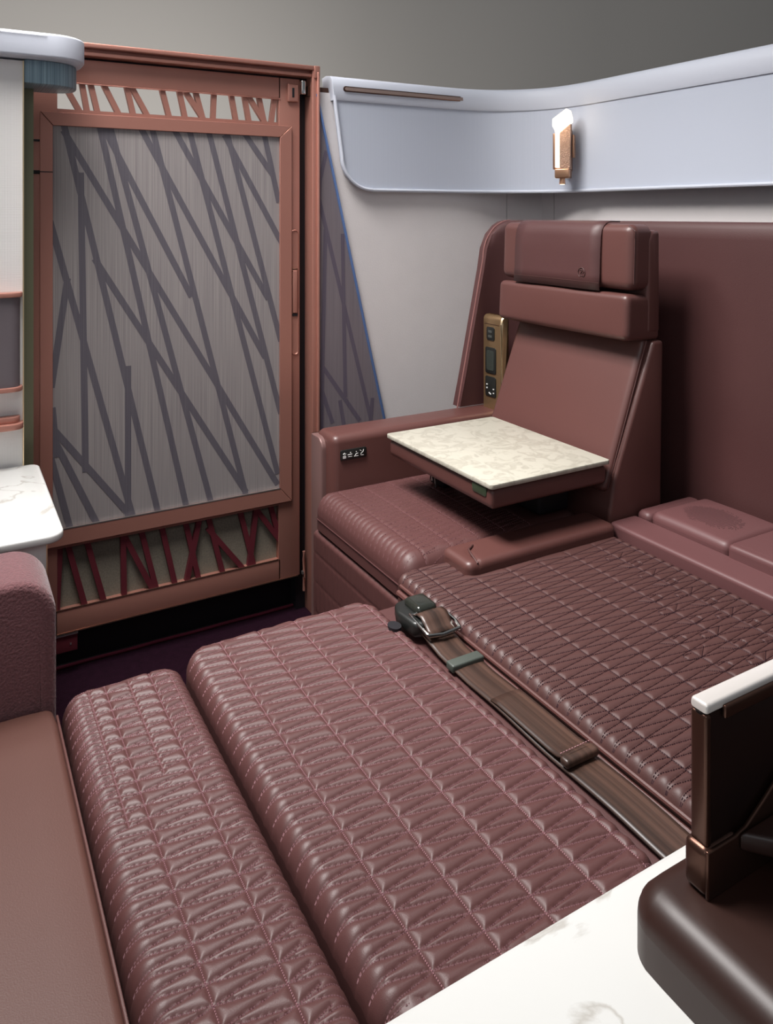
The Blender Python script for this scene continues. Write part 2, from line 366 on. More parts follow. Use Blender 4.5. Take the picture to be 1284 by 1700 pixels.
BOTB = [(0.254, 0.332, 0.247, 0.172), (0.272, 0.331, 0.312, 0.171), (0.317, 0.331, 0.358, 0.171), (0.406, 0.331, 0.409, 0.17), (0.41, 0.323, 0.48, 0.172), (0.452, 0.33, 0.49, 0.172), (0.505, 0.33, 0.539, 0.175), (0.568, 0.332, 0.604, 0.17), (0.608, 0.332, 0.573, 0.169), (0.631, 0.332, 0.671, 0.172), (0.643, 0.282, 0.725, 0.174), (0.722, 0.33, 0.761, 0.172), (0.77, 0.326, 0.75, 0.171), (0.776, 0.316, 0.832, 0.235), (0.813, 0.327, 0.832, 0.256)]
door = bpy.data.objects.new('door_1', None); COL.objects.link(door); door.location = (.55, 2.09, .113); OFF['door_1'] = Vector(door.location); door['kind'] = 'structure'
Yd = 2.084
mb = MB()
mb.box(.160, .2475, Yd, Yd + .02, .113, 1.55, .001).box(.835, .900, Yd, Yd + .02, .113, 1.55, .001)
mb.box(.24, .84, Yd, Yd + .02, 1.490, 1.55, .001).box(.24, .84, Yd, Yd + .02, .113, .171, .001)
mb.box(.24, .84, Yd + .002, Yd + .02, .325, .380).box(.24, .84, Yd + .002, Yd + .02, 1.376, 1.422)
mb.box(.24, .84, Yd - .002, Yd + .001, 1.4865, 1.4895, .0008)
mb.build('door_frame', M['copper'], door)
for nm, B, z0, z1 in (('upper_lattice', TOPB, 1.415, 1.492), ('lower_lattice', BOTB, .168, .336)):
    mb = MB()
    for i, s in enumerate(B):
        p = clip_rect(band(s, .0138), .245, .837, z0, z1)
        if len(p) > 2: mb.prism(p, 'Y', Yd + .003 + i * .00005, Yd + .016)
    mb.build(nm, M['copper'] if z0 > 1 else M['copper_shaded'], door, smooth=False)
# mitred inner frame round the textile panel
mb = MB(); fo = (.207, .872, .335, 1.412); fi = (.236, .836, .377, 1.379)
o4 = [(fo[0], fo[3]), (fo[1], fo[3]), (fo[1], fo[2]), (fo[0], fo[2])]; i4 = [(fi[0], fi[3]), (fi[1], fi[3]), (fi[1], fi[2]), (fi[0], fi[2])]
for k in range(4):
    j = (k + 1) % 4; q = [o4[k], o4[j], i4[j], i4[k]]
    cx = sum(p[0] for p in q) / 4; cz = sum(p[1] for p in q) / 4
    q = [(p[0] + (.0008 if (p[0] < cx) else -.0008) * (k % 2 == 0), p[1] + (.0008 if (p[1] < cz) else -.0008) * (k % 2 == 1)) for p in q]
    mb.prism(q, 'Y', Yd - .009, Yd, .0008, 1)
mb.build('panel_frame', M['copper'], door)
mb = MB(); mb.add([(.233, Yd - .002, .374), (.839, Yd - .002, .374), (.839, Yd - .002, 1.382), (.233, Yd - .002, 1.382)], [(0, 1, 2, 3)], 0)
for i, s in enumerate(GLASS):
    p = clip_rect(band(s, .0158), .2335, .8385, .3745, 1.3815)
    if len(p) > 2: mb.add([(x, Yd - .0024 - i * .00003, z) for x, z in p], [tuple(range(len(p)))], 1)
mesh_obj('textile_panel', mb.v, mb.f, [M['taupe'], M['taupe_band']], door, False, mb.mi)
mb = MB().box(.2325, .2358, Yd - .006, Yd - .001, .372, 1.384).box(.8362, .8395, Yd - .006, Yd - .001, .372, 1.384).box(.233, .839, Yd - .006, Yd - .001, 1.3795, 1.384)
mb.build('gasket', M['void'], door, smooth=False)
MB().box(.2365, .8355, Yd - .0095, Yd - .004, .3745, .3775).build('lower_bead', M['silver'], door, smooth=False)
MB().box(.24, .84, Yd + .018, Yd + .022, .165, .34).build('mesh_fabric', M['khaki_mesh'], door, smooth=False)
MB().box(.24, .834, Yd - .0015, Yd + .001, .1705, .1725).box(.2, .895, Yd - .001, Yd + .004, .1105, .113).build('edge_strip', M['bronze_shiny'], door, smooth=False)
# recessed pull handle
mb = MB()
outer = rrect(.872, .896, .752, 1.114, .0115, 8); inner = rrect(.8755, .8925, .7555, 1.1105, .0083, 8)
n = len(outer)
vs = [(x, Yd - .0015, z) for x, z in outer] + [(x, Yd - .0035, z) for x, z in [((a[0] + b[0]) / 2, (a[1] + b[1]) / 2) for a, b in zip(outer, inner)]] + [(x, Yd - .001, z) for x, z in inner]
fs = [(i, (i + 1) % n, n + (i + 1) % n, n + i) for i in range(n)] + [(n + i, n + (i + 1) % n, 2 * n + (i + 1) % n, 2 * n + i) for i in range(n)]
mb.add(vs, fs); h = mb.build('pull_handle', M['copper'], door)
mb = MB(); mb.add([(x, Yd - .0008, z) for x, z in inner], [tuple(range(n))], 0)
mb.build('handle_recess', M['copper'], h)
MB().box(.8765, .8915, Yd - .006, Yd - .0005, .873, .997, .0025).build('grip', M['copper'], h)
MB().box(.8765, .8915, Yd - .004, Yd - .0005, .8645, .8715).build('grip_gap', M['void'], h, smooth=False)
MB().box(.8755, .8925, Yd - .005, Yd, 1.000, 1.0025, .0008).box(.8755, .8925, Yd - .005, Yd, .9925, .995, .0008).build('grip_ring', M['bronze_shiny'], h)
mb = MB().box(.860, .894, Yd - .008, Yd, 1.482, 1.535, .004); l = mb.build('latch_plate', M['copper'], door)
MB().box(.8735, .8805, Yd - .009, Yd - .004, 1.495, 1.523, .001).build('slot', M['void'], l)
MB().box(.10, .295, Yd + .004, Yd + .02, .062, .108, .001).box(.10, .296, Yd, Yd + .012, .1045, .1085, k=1).box(.277, .281, Yd + .003, Yd + .006, .078, .083, k=1).build('track_block', [M['copper_shaded'], M['silver']], door)
MB().box(.183, .2085, Yd - .004, Yd - .001, 1.338, 1.343).box(.183, .236, Yd - .0095, Yd - .001, 1.262, 1.2645).box(.183, .2075, Yd - .004, Yd - .001, 1.258, 1.267).build('hinge_gap', M['void'], door, smooth=False)

# ================================================================== SLANTED TEXTILE PARTITION
TRIB = [(0.939, 1.247, 1.12, 0.548), (0.972, 1.334, 0.949, 1.239), (0.953, 1.256, 0.939, 1.066), (0.971, 1.105, 0.96, 0.64), (1.027, 1.091, 1.036, 0.626), (0.937, 0.749, 1.079, 0.549), (0.941, 0.697, 0.991, 0.555), (1.127, 0.594, 1.122, 0.547), (1.02, .60, 1.09, .2), (.96, .62, .95, .1)]
pt = thing('slanted_partition', 'tall plum textile side panel with a slanted pale blue edge, beside the door post', 'partition', (1.0, 2.06, 0))
e0 = (.940, 1.501); e1 = (1.164, .538); sl = (e1[0] - e0[0]) / (e0[1] - e1[1]); xb = e1[0] + sl * (e1[1] - .02)
mb = MB(); tri = [(.936, .02), (xb, .02), (.941, 1.505), (.936, 1.505)]
mb.add([(x, 2.060, z) for x, z in tri] + [(x, 2.064, z) for x, z in tri], [(0, 1, 2, 3), (7, 6, 5, 4), (0, 4, 5, 1), (1, 5, 6, 2), (2, 6, 7, 3), (3, 7, 4, 0)], 0)
nrm = (1, sl)
for i, s in enumerate(TRIB):
    p = band(s, .0125, .01)
    p = clip_rect(p, .937, 1.4, .021, 1.5)
    f = lambda q: (e0[0] + sl * (e0[1] - q[1])) - q[0] - .001
    if len(p) > 2: p = clip_poly(p, lambda q: f(q) >= 0, lambda a, b: tuple(a[j] + (b[j] - a[j]) * f(a) / (f(a) - f(b)) for j in (0, 1)))
    if len(p) > 2: mb.add([(x, 2.0596 - i * .00003, z) for x, z in p], [tuple(range(len(p)))], 1)
mesh_obj('textile_panel', mb.v, mb.f, [M['plum_panel'], M['plum_band']], pt, False, mb.mi)
w_ = .0055
q = [(e0[0] + sl * (e0[1] - z), z) for z in (1.507, .02)]
MB().prism([q[0], (q[0][0] + w_, q[0][1]), (q[1][0] + w_, q[1][1]), q[1]], 'Y', 2.052, 2.064, .001, 2).build('edge_strip', M['blue_edge'], pt)

# ================================================================== PALE BLUE UPPER PANEL
up = thing('privacy_panel', 'long pale blue leather band panel wrapping the corner above the seats', 'wall panel', (1.4, 2.0, 1.23))
# plan path, front face; runs along the far wall, bends through a wide corner, then along the right wall
path = [(.985, 2.045), (1.30, 2.045), (1.42, 2.042), (1.50, 2.030), (1.565, 2.005), (1.62, 1.963), (1.66, 1.91), (1.685, 1.85), (1.697, 1.78), (1.70, 1.70)] + [(1.70, y) for y in (1.4, 1.1, .8, .4, 0, -.3)]
def offset_path(p, d):
    out = []
    for i in range(len(p)):
        a = Vector(p[max(i - 1, 0)]); b = Vector(p[min(i + 1, len(p) - 1)]); t = (b - a).normalized(); out.append((p[i][0] + t.y * d, p[i][1] - t.x * d))
    return out
def sweep(name, section, mats, parent, path=path, cut=None, sharp=50):
    """section: list of (outward distance from the path towards the cabin, z), closed loop"""
    vs = []; n = len(section)
    rows = []
    for i in range(len(path)):
        for (d, z) in section:
            a = Vector(path[max(i - 1, 0)]); b = Vector(path[min(i + 1, len(path) - 1)]); t = (b - a).normalized()
            x, y = path[i][0] + t.y * d, path[i][1] - t.x * d
            if cut: x += cut(z) * max(0, 1 - (path[i][0] - .985) / .40)
            vs.append((x, y, z))
    fs = []
    for i in range(len(path) - 1):
        for j in range(n): fs.append((i * n + j, i * n + (j + 1) % n, (i + 1) * n + (j + 1) % n, (i + 1) * n + j))
    fs.append(tuple((len(path) - 1) * n + j for j in range(n)))
    h2 = n // 2
    fs += [(j, n - 1 - j, n - 2 - j, j + 1) for j in range(h2 - 1 + n % 2)] if n > 12 else [tuple(range(n))[::-1]]
    return MB().add(vs, fs).build(name, mats, parent, sharp=sharp)
def smooth_path(p, k=4):
    out = []
    for i in range(len(p) - 1):
        p0, p1, p2, p3 = [Vector(p[max(0, min(len(p) - 1, i + j))]) for j in (-1, 0, 1, 2)]
        for s in range(k):
            t = s / k; out.append(tuple(.5 * ((2 * p1) + (p2 - p0) * t + (2 * p0 - 5 * p1 + 4 * p2 - p3) * t * t + (3 * p1 - p0 - 3 * p2 + p3) * t ** 3)))
    out.append(p[-1]); return out
# left end outline: slanted, with a large rounded lower corner
ZB, ZT = 1.232, 1.505
def end_x(z):
    # x offset of the left end as a function of height
    if z > 1.33: return (1.56 - z) * .14
    t = (1.33 - z) / (1.33 - ZB); return (1.56 - 1.33) * .14 + .10 * (1 - math.sqrt(max(0, 1 - t * t)))
zs = [ZB + (1.33 - ZB) * (1 - math.cos(R(90) * i / 12)) for i in range(13)] + [1.36, 1.40, 1.45, ZT]
sec = [(0.0, z) for z in zs] + [(-.014, z) for z in zs[::-1]]
ppath = smooth_path([(.985, 2.045), (1.12, 2.045)] + path[1:])
sweep('lining_panel', sec, M['blue_fabric'], up, ppath, end_x)
# raised rim round the end and the lower edge
rim = []
for z in zs[::-1]: rim.append((.985 + end_x(z), 2.045, z))
mb = MB(); mb.tube([(p[0] - .001, 2.041, p[2]) for p in rim] + [(p[0], p[1] - .0, ZB - .001) for p in [(q[0], q[1]) for q in offset_path(ppath, .003)][4:]], .0052, 8)
mb.build('piping_rim', M['blue_leather'], up)
# upper leather band, soft top edge
sec = [(.004, 1.492), (.007, 1.500), (.0075, 1.53), (.004, 1.552), (-.006, 1.562), (-.03, 1.566), (-.06, 1.562), (-.062, 1.5), (-.03, 1.492)]
sweep('top_band', sec, M['blue_leather'], up, ppath, lambda z: (1.56 - z) * .14 - .004, 40)
g = MB().prism(rrect(1.018, 1.497, 1.518, 1.534, .0078, 8), 'Y', 2.0335, 2.040, .001, 2).build('vent_rim', M['bronze'], up)
MB().prism(rrect(1.022, 1.493, 1.521, 1.531, .005, 6), 'Y', 2.0325, 2.036).build('vent_grille', mat('vent_fill', (.30, .22, .19), .5, .3), g)

# ================================================================== WALL LAMP
lp = thing('wall_lamp', 'rose gold wall reading lamp with glowing top, on the pale blue corner panel', 'lamp', (1.655, 1.80, 1.24))
lo = Vector((1.655, 1.80, 0))
# the lamp faces the corner diagonal
fa = R(215); fx = Vector((math.cos(fa), math.sin(fa), 0)); fy = Vector((-fx.y, fx.x, 0))
def lxf(v): return lo + fy * v.x + fx * v.y + Vector((0, 0, v.z))     # local x = right, y = out of the wall
MB().box(-.021, .021, -.03, .010, 1.29, 1.42, .004).xf(lxf).build('back_plate', M['rose_gold'], lp)
MB().prism([(-.020, 1.30), (-.006, 1.30), (-.006, 1.409), (.030, 1.438), (.030, 1.450), (.024, 1.474), (.014, 1.479), (-.028, 1.449), (-.029, 1.428), (-.020, 1.412)], 'Y', .006, .032, .0025, 3).xf(lxf).build('diffuser', M['lamp_glow'], lp)
MB().prism([(-.0055, 1.295), (.026, 1.295), (.028, 1.432), (-.0055, 1.405)], 'Y', .010, .034, .002, 2).xf(lxf).build('perforated_shade', M['perf_shade'], lp)
MB().box(-.027, -.019, 0, .030, 1.295, 1.405, .002).xf(lxf).build('side_rail', M['rose_gold'], lp)
MB().box(.030, .035, -.004, .020, 1.33, 1.40, .002).xf(lxf).build('touch_strip', M['rose_gold'], lp)
MB().box(-.020, .025, 0, .038, 1.268, 1.297, .004).xf(lxf).build('lower_collar', M['rose_gold'], lp)
s = MB().cyl((0, .020, 1.250), .0095, .022, 'Z', 20, .008).xf(lxf).build('reading_spot', M['rose_gold'], lp)
MB().cyl((0, .020, 1.2488), .0070, .002, 'Z', 20).xf(lxf).build('lens', M['spot_glow'], s)
pl = bpy.data.lights.new('lamp_glow_light', 'POINT'); pl.energy = .12; pl.color = (1, .82, .6); pl.shadow_soft_size = .02
po = bpy.data.objects.new('lamp_glow_light', pl); COL.objects.link(po); po.location = lxf(Vector((0, .06, 1.44)))

# ================================================================== HEADBOARD SHELL
hb = thing('headboard_shell', 'high maroon leather shell wall curving behind both seats', 'headboard', (1.55, 1.2, 0))
hp = [(1.24, 1.825), (1.34, 1.825), (1.40, 1.822), (1.455, 1.805), (1.50, 1.775), (1.525, 1.73), (1.535, 1.67), (1.54, 1.60)] + [(1.545, 1.4), (1.55, 1.1), (1.55, .8), (1.55, .5), (1.55, .2), (1.55, -.3)]
hp = smooth_path(hp)
ZH = [0, .3, .6, .7, .8, .9, 1.0, 1.06, 1.10, 1.125, 1.137, 1.141]
def wing_x(z):
    # x of the wing's free front edge by height
    if z < .6: return 1.285
    if z < 1.03: return 1.285 + (z - .6) * .215
    t = min(1, (z - 1.03) / .111); return 1.3775 + .10 * (1 - math.sqrt(max(0, 1 - t * t)))
vs = []; fs = []; nz = len(ZH)
front = []
for i, (x, y) in enumerate(hp):
    for z in ZH:
        r = 0 if z < 1.12 else (z - 1.12) / .021
        yy = y; xx = x
        if x < 1.5 and y > 1.76: xx = max(x, wing_x(z))
        if y > 1.68 and x < 1.53: z = max(z, .607 + z * .002)
        front.append((xx + (.012 * r * r if y < 1.7 else 0), yy + (.010 * r * r if y >= 1.7 else 0), z))
n = len(hp)
back = []
for i, (x, y) in enumerate(hp):
    a = Vector(hp[max(i - 1, 0)]); b = Vector(hp[min(i + 1, n - 1)]); t = (b - a).normalized()
    for k, z in enumerate(ZH):
        f = front[i * nz + k]; back.append((f[0] - t.y * .035, f[1] + t.x * .035, f[2]))
vs = front + back; m = len(front)
for i in range(n - 1):
    for k in range(nz - 1):
        a = i * nz + k; fs.append((a, a + nz, a + nz + 1, a + 1)); fs.append((m + a, m + a + 1, m + a + nz + 1, m + a + nz))
    a = i * nz + nz - 1; fs.append((a, a + nz, m + a + nz, m + a))
for k in range(nz - 1):
    fs.append((k, k + 1, m + k + 1, m + k)); a = (n - 1) * nz + k; fs.append((a, m + a, m + a + 1, a + 1))
MB().add(vs, fs).build('shell', M['leather_shell'], hb, sharp=70)
mb = MB(); mb.tube([(wing_x(z) - .001, 1.838, z) for z in [.6, .7, .8, .9, 1.0, 1.03] + [1.03 + .111 * math.sin(R(90) * i / 10) for i in range(1, 11)]], .0022, 6)
mb.build('edge_seam', mat('seam_piping', (.24, .11, .10), .4), hb)

# ================================================================== ARMREST CONSOLE (far side)
cs = thing('armrest_console', 'maroon leather armrest console standing beside the upright seat by the partition', 'armrest', (1.1, 1.80, 0))
MB().prism([(.842, 0), (1.30, 0), (1.42, 0), (1.42, .605), (.842, .605)], 'Y', 1.742, 1.846, .02, 5).build('body', M['leather'], cs)
MB().prism(rrect(1.782, 1.848, .02, .592, .004, 8, rs=[.004, .004, .004, .028]), 'X', .830, .85, .003, 3).build('end_cap', mat('cap_bronze', (.22, .125, .115), .4, .35), cs)
cp = MB().prism(rrect(.862, .935, .543, .569, .004, 5), 'Y', 1.7385, 1.745, .001, 2).build('control_panel', M['black'], cs)
mb = MB(); yI = 1.7375
def ic(x0, x1, z0, z1): mb.box(x0, x1, yI - .0005, yI + .001, z0, z1)
ic(.868, .876, .5485, .5545); mb.tube([(.868, yI, .559), (.872, yI, .562), (.876, yI, .559)], .0009, 6); ic(.8695, .8745, .5565, .558)
ic(.882, .893, .5505, .552); ic(.881, .889, .5555, .557); mb.tube([(.888, yI, .5565), (.893, yI, .557)], .0008, 6); mb.cyl((.889, yI - .0005, .561), .0014, .001, 'Y', 10)
ic(.899, .911, .5495, .551); mb.tube([(.901, yI, .552), (.905, yI, .556), (.910, yI, .5565)], .0008, 6); mb.cyl((.905, yI - .0005, .561), .0014, .001, 'Y', 10)
ic(.918, .926, .5495, .551); mb.tube([(.918, yI, .551), (.9185, yI, .555), (.924, yI, .558), (.926, yI, .564)], .0008, 6); mb.tube([(.916, yI, .5635), (.920, yI, .5605)], .0008, 6)
mb.build('icons', M['white_icon'], cp)
# brass socket tower standing on the console
tw = thing('socket_tower', 'slim brass socket tower with three black outlets at the back of the console', 'socket panel', (1.38, 1.76, .60))
MB().prism(rrect(1.355, 1.376, .60, .872, .002, 8, rs=[.001, .001, .001, .014]), 'Y', 1.718, 1.808, .002, 2).build('body', M['brass'], tw)
mb = MB(); mb.tube([(1.356, 1.7235, .602), (1.356, 1.7235, .85), (1.359, 1.7235, .863), (1.366, 1.7235, .870), (1.372, 1.7235, .872)], .0055, 8)
mb.build('edge_highlight', M['brass_edge'], tw)  # highlight on the tower's bevel, put in as a paler brass bead
MB().box(1.354, 1.36, 1.735, 1.80, .8455, .8467).build('joint', M['bronze'], tw, smooth=False)
def outlet(z0, z1, y0, y1):
    return MB().prism(rrect(y0, y1, z0, z1, .006, 5), 'X', 1.3525, 1.357, .0008, 2).build('outlet', M['black'], tw)
o1 = outlet(.800, .838, 1.755, 1.790); MB().box(1.3515, 1.353, 1.764, 1.781, .808, .815).box(1.3515, 1.353, 1.764, 1.781, .822, .829).build('port', mat('port_grey', (.05, .055, .05), .4), o1, smooth=False)
o2 = outlet(.706, .780, 1.748, 1.796); MB().prism(rrect(1.755, 1.789, .715, .771, .006, 5), 'X', 1.3515, 1.353).cyl((1.351, 1.772, .727), .0035, .002, 'X', 14).build('socket_face', mat('port_grey2', (.03, .035, .03), .3), o2)
o3 = outlet(.640, .697, 1.748, 1.796)
mb = MB(); [mb.box(1.3512, 1.353, y, y + .005, z, z + .003) for y, z in ((1.754, .662), (1.754, .651), (1.784, .672), (1.784, .662), (1.768, .647), (1.773, .649))]
mb.build('contacts', M['white_icon'], o3, smooth=False)

# ================================================================== UPRIGHT SEAT
st = thing('aircraft_seat', 'upright maroon leather seat with headrest, behind the marble tray table', 'seat', (1.15, 1.48, 0))
# seat back: leaning block
tilt = math.atan2(.12, .31); ct, stt = math.cos(tilt), math.sin(tilt)
def bxf(v, bx=1.284, bz=.56):   # local x across (world y), y up the back, z out of the cushion towards the cabin
    return Vector((bx + v.y * stt - v.z * ct, v.x, bz + v.y * ct + v.z * stt))
MB().prism([(1.275, .02), (1.275, .50), (1.290, .575), (1.413, .868), (1.447, .868), (1.44, .55), (1.44, .02)], 'Y', 1.240, 1.70, .008, 3).build('back_shell', M['leather'], st)
def bprof(x, y): return 0
pad('back_cushion', 1.252, 1.692, -.02, .338, -.02, .012, .014, .010, .02, [M['leather'], M['thread']], st, xform=lambda v: bxf(v), step=.012, crown=.004)
mb = MB()
for dz in (0, .0045):
    mb.tube([bxf(Vector((1.2475 + dz, y, .006 - dz))) for y in np.linspace(-.01, .33, 14)], .0011, 6)
mb.build('edge_piping', M['leather_pad'], st)
# neck cushion
def nxf(cx, cz, t):
    c, s_ = math.cos(t), math.sin(t)
    return lambda v: Vector((cx + v.y * s_ - v.z * c, v.x, cz + v.y * c + v.z * s_))
pad('neck_cushion', 1.246, 1.712, 0, .106, -.095, .008, .014, .014, .016, [M['leather'], M['thread']], st, xform=nxf(1.338, .872, R(3)), step=.012, crown=.003)
MB().prism([(1.395, .885), (1.400, 1.10), (1.41, 1.122), (1.440, 1.122), (1.440, .885)], 'Y', 1.244, 1.700, .010, 4).build('headrest_backing', M['leather'], st)
hd = pad('headrest', 1.246, 1.716, 0, .152, -.048, .010, .020, .020, .022, [M['leather'], M['thread']], st, xform=nxf(1.356, .985, R(2)), step=.012, crown=.004)
# leather flap draped over the headrest
hx = nxf(1.356, .985, R(2))
ys = [-.006, .03, .08, .12, .135, .146, .153, .1565, .158, .158, .158]; zz = [.0185, .0172, .0172, .0160, .013, .007, -.001, -.010, -.020, -.034, -.046]
flap_v = []; flap_f = []
XS = np.linspace(1.336, 1.646, 9)
for k, (yy, z_) in enumerate(zip(ys, zz)):
    for x in XS: flap_v.append(tuple(hx(Vector((x, yy, z_ + .0015 * math.sin((x - 1.35) * 30) * (1 if k < 4 else 0))))))
for k in range(len(ys) - 1):
    for j in range(8): flap_f.append((k * 9 + j, k * 9 + j + 1, (k + 1) * 9 + j + 1, (k + 1) * 9 + j))
fl = MB().add(flap_v, flap_f).build('headrest_flap', M['leather_shell'], hd, sharp=80)
sm = fl.modifiers.new('thick', 'SOLIDIFY'); sm.thickness = .003; sm.offset = 0
mb = MB(); mb.tube([hx(Vector((x, .012, .0200 + .0015 * math.sin((x - 1.35) * 30)))) for x in XS], .0007, 5); mb.build('hem_stitching', M['leather_pad'], fl)
for nm_, f_, h_, zz_ in (('headrest_seam', nxf(1.356, .985, R(2)), .152, .010), ('neck_seam', nxf(1.338, .872, R(3)), .106, .008)):
    MB().tube([f_(Vector((1.2475, y_, zz_ - .010))) for y_ in np.linspace(.016, h_ - .016, 8)] + [f_(Vector((1.262, h_ - .004, zz_ - .006)))], .0011, 6).build(nm_, M['leather_pad'], hd if nm_[0] == 'h' else st)
# embossed round emblem
mb = MB(); c0 = (1.392, .033)
def ex(a, b): return hx(Vector((c0[0] - a, c0[1] + b, .0212)))
mb.tube([ex(.0115 * math.cos(R(t)), .0115 * math.sin(R(t))) for t in range(-60, 250, 12)], .0009, 6)
mb.tube([ex(-.006, .006), ex(0, .0065), ex(.003, .005), ex(-.001, .001), ex(-.004, -.005), ex(-.001, -.008), ex(.004, -.008)], .0009, 6)
mb.tube([ex(.002, -.002), ex(.006, 0), ex(.008, .004)], .0007, 6)
mb.build('emblem', M['leather_pad'], fl)
# seat cushion: ribbed roll at the front
def quilt(x0, x1, y0, y1, cols, dy, shift, up, extra=None, phase=0):
    """seams along y at each column; between columns a straight cross seam and a diagonal from every node"""
    seg = []
    for c in cols: seg.append((c, y0, c, y1))
    xs = [x0] + list(cols) + [x1]
    for j in range(len(xs) - 1):
        a, b = xs[j], xs[j + 1]; w = b - a; f = min(1, w / .066)
        k = int((y0 - y1) / dy) - 3
        ph = (phase - shift * j) % dy
        y = y0 - dy * 3 + ph
        while y < y1 + dy * 3:
            for tgt in (y - shift * f, y - shift * f + up * f):
                s = [a, y, b, tgt]
                if min(s[1], s[3]) > y0 and max(s[1], s[3]) < y1: seg.append(tuple(s))
            if extra and extra(j, y) and y0 < y < y1 - .02:
                m_ = a + w * .55; seg.append((a, y, m_, y + (up - shift) * .95)); 
            y += dy
    return seg
segs = []
y = 1.30
xc = [.838, .908, .978, 1.048, 1.118]
for c in xc: segs.append((c, 1.298, c, 1.735))
while y < 1.74:
    for i in range(5):
        a = [.785, .838, .908, .978, 1.048][i]; b = [.838, .908, .978, 1.048, 1.118][i]
        segs.append((a, y, b, y + .004)); 
        if i: segs.append((a, y, b, y + .018))
    y += .0185
pad('seat_cushion', .784, 1.27, 1.299, 1.738, .40, .482, .036, .046, .037, [M['leather_quilt'], M['thread_mid']], st, segs, .0028, .003, .003, stitch=True, crown=.005, pitch=.006, sl=.003)
MB().box(.792, 1.26, 1.302, 1.735, .15, .402, .012).build('seat_base', M['leather_pad'], st)
mb = MB(); mb.tube([(.7835, y, .425) for y in np.linspace(1.32, 1.71, 8)], .0014, 6); mb.build('front_seam', M['leather_shell'], st)
# quilted leg rest hanging in front
segs = []
for a in (.06, .13, .20, .27, .34): segs.append((1.27, a, 1.745, a))
y = 1.285
while y < 1.745:
    segs.append((y, .0, y, .40)); y += .024
pad('leg_rest', 1.299, 1.736, .03, .392, .0, .03, .012, .012, .015, [M['leather_quilt'], M['thread']], st, segs, .0018, .003, .004, xform=lambda v: Vector((.812 - v.z, v.x, v.y)), crown=.002)

# ================================================================== TRAY TABLE
tt = thing('tray_table', 'square cream marble tray table over the upright seat', 'table', (1.1, 1.44, .57))
quad = lambda i: rrect(.945 + i, 1.272 - i, 1.235 + i, 1.657 - i, .008, 5)
MB().prism(quad(0), 'Z', .611, .621, .002, 2).build('marble_top', M['marble_table'], tt)
tb = MB().prism(quad(.006), 'Z', .566, .611, .014, 4, rcap=True).build('leather_body', M['leather'], tt)
MB().prism(rrect(1.258, 1.306, .589, .6085, .005, 5), 'X', .949, .955, .0015, 2).build('latch_recess', M['green'], tb)
MB().box(1.15, 1.24, 1.33, 1.42, .488, .57, .008).build('support_arm', M['void'], tt)
MB().box(1.06, 1.10, 1.58, 1.64, .488, .57, .006).build('support_foot', M['void'], tt)
mb = MB(); mb.tube([(1.052, 1.60, .488), (1.050, 1.60, .53), (1.056, 1.60, .555)], .003, 8).tube([(1.052, 1.615, .50), (1.050, 1.615, .53), (1.056, 1.615, .555)], .003, 8)
mb.build('hinge_pins', M['chrome'], tt)

# ================================================================== LIE-FLAT BED (near seat)
bed = thing('flat_bed_seat', 'near seat folded flat into a quilted maroon leather bed', 'bed', (.95, .85, 0))
cols = [.394, .460, .526, .592, .658]
sg = quilt(.335, .684, .56, 1.262, cols, .0236, .0152, .0236, phase=.012)
pad('leg_cushion', .333, .682, .565, 1.258, .30, .462, .022, .030, .045, [M['leather_quilt'], M['thread']], bed, sg, .0048, .0036, .0015, stitch=True, pitch=.0027, sl=.0017)
cols = [.804, .879, .954, 1.029, 1.104, 1.179, 1.240]
sg = quilt(.755, 1.262, .56, 1.30, cols, .02135, .0130, .02135, phase=.003)
sg = [(s[0], s[1], s[2], 1.198) if s[0] == s[2] and s[0] > .87 else s for s in sg]
sg = [s for s in sg if not (max(s[1], s[3]) > 1.20 and min(s[0], s[2]) > .87)]
# irregular steps sewn into the shoulder zone
for j, c in enumerate(cols):
    for k in range(18):
        y = .565 + k * .0427 + ((.003 - .0145 * (j + 1)) % .0427)
        if c > 1.03 + (y - .86) * .55 and c < 1.22 and y < 1.14:
            e = -1 if (j + k) % 2 else 1
            sg += [(c, y, c - e * .024, y + .004), (c - e * .024, y + .004, c - e * .022, y + .018), (c - e * .022, y + .018, c - e * .004, y + .016), (c, y, c + e * .030, y + .020)]
pad('back_pad', .757, 1.262, .565, 1.296, .40, .470, .016, .022, .022, [M['leather_pad'], M['thread_dark']], bed, sg, .0036, .0034, .0017, stitch=True, pitch=.0036, sl=.0022,
    extra=lambda px, py: -.02 * (1 / (1 + np.exp(-(py - 1.215) * 220))) * (1 / (1 + np.exp(-(px - .885) * 220))))
mb = MB(); mb.tube([(.7565, y, .452) for y in np.linspace(.565, 1.27, 20)], .0035, 8); mb.tube([(.752, y, .440) for y in np.linspace(.565, 1.27, 20)], .006, 8); mb.build('edge_welt', M['leather'], bed)
MB().box(.34, 1.50, .565, 1.235, .05, .40, .01).box(.675, .765, .565, 1.23, .38, .442, .004).build('bed_frame', M['leather_shell'], bed)
# armrest bolster lowered between the two seats
ab = pad('armrest_bolster', .868, 1.262, 1.206, 1.300, .40, .492, .013, .013, .016, [M['leather'], M['thread']], bed, [(.895, 1.206, .900, 1.255), (.900, 1.255, .925, 1.272)], .004, .0025, .005, crown=.002)
mb = MB(); mb.tube([(.893, 1.209, .488), (.897, 1.235, .494), (.905, 1.256, .495), (.925, 1.270, .494)], .0022, 8); mb.build('pull_tab', M['leather_pad'], ab)
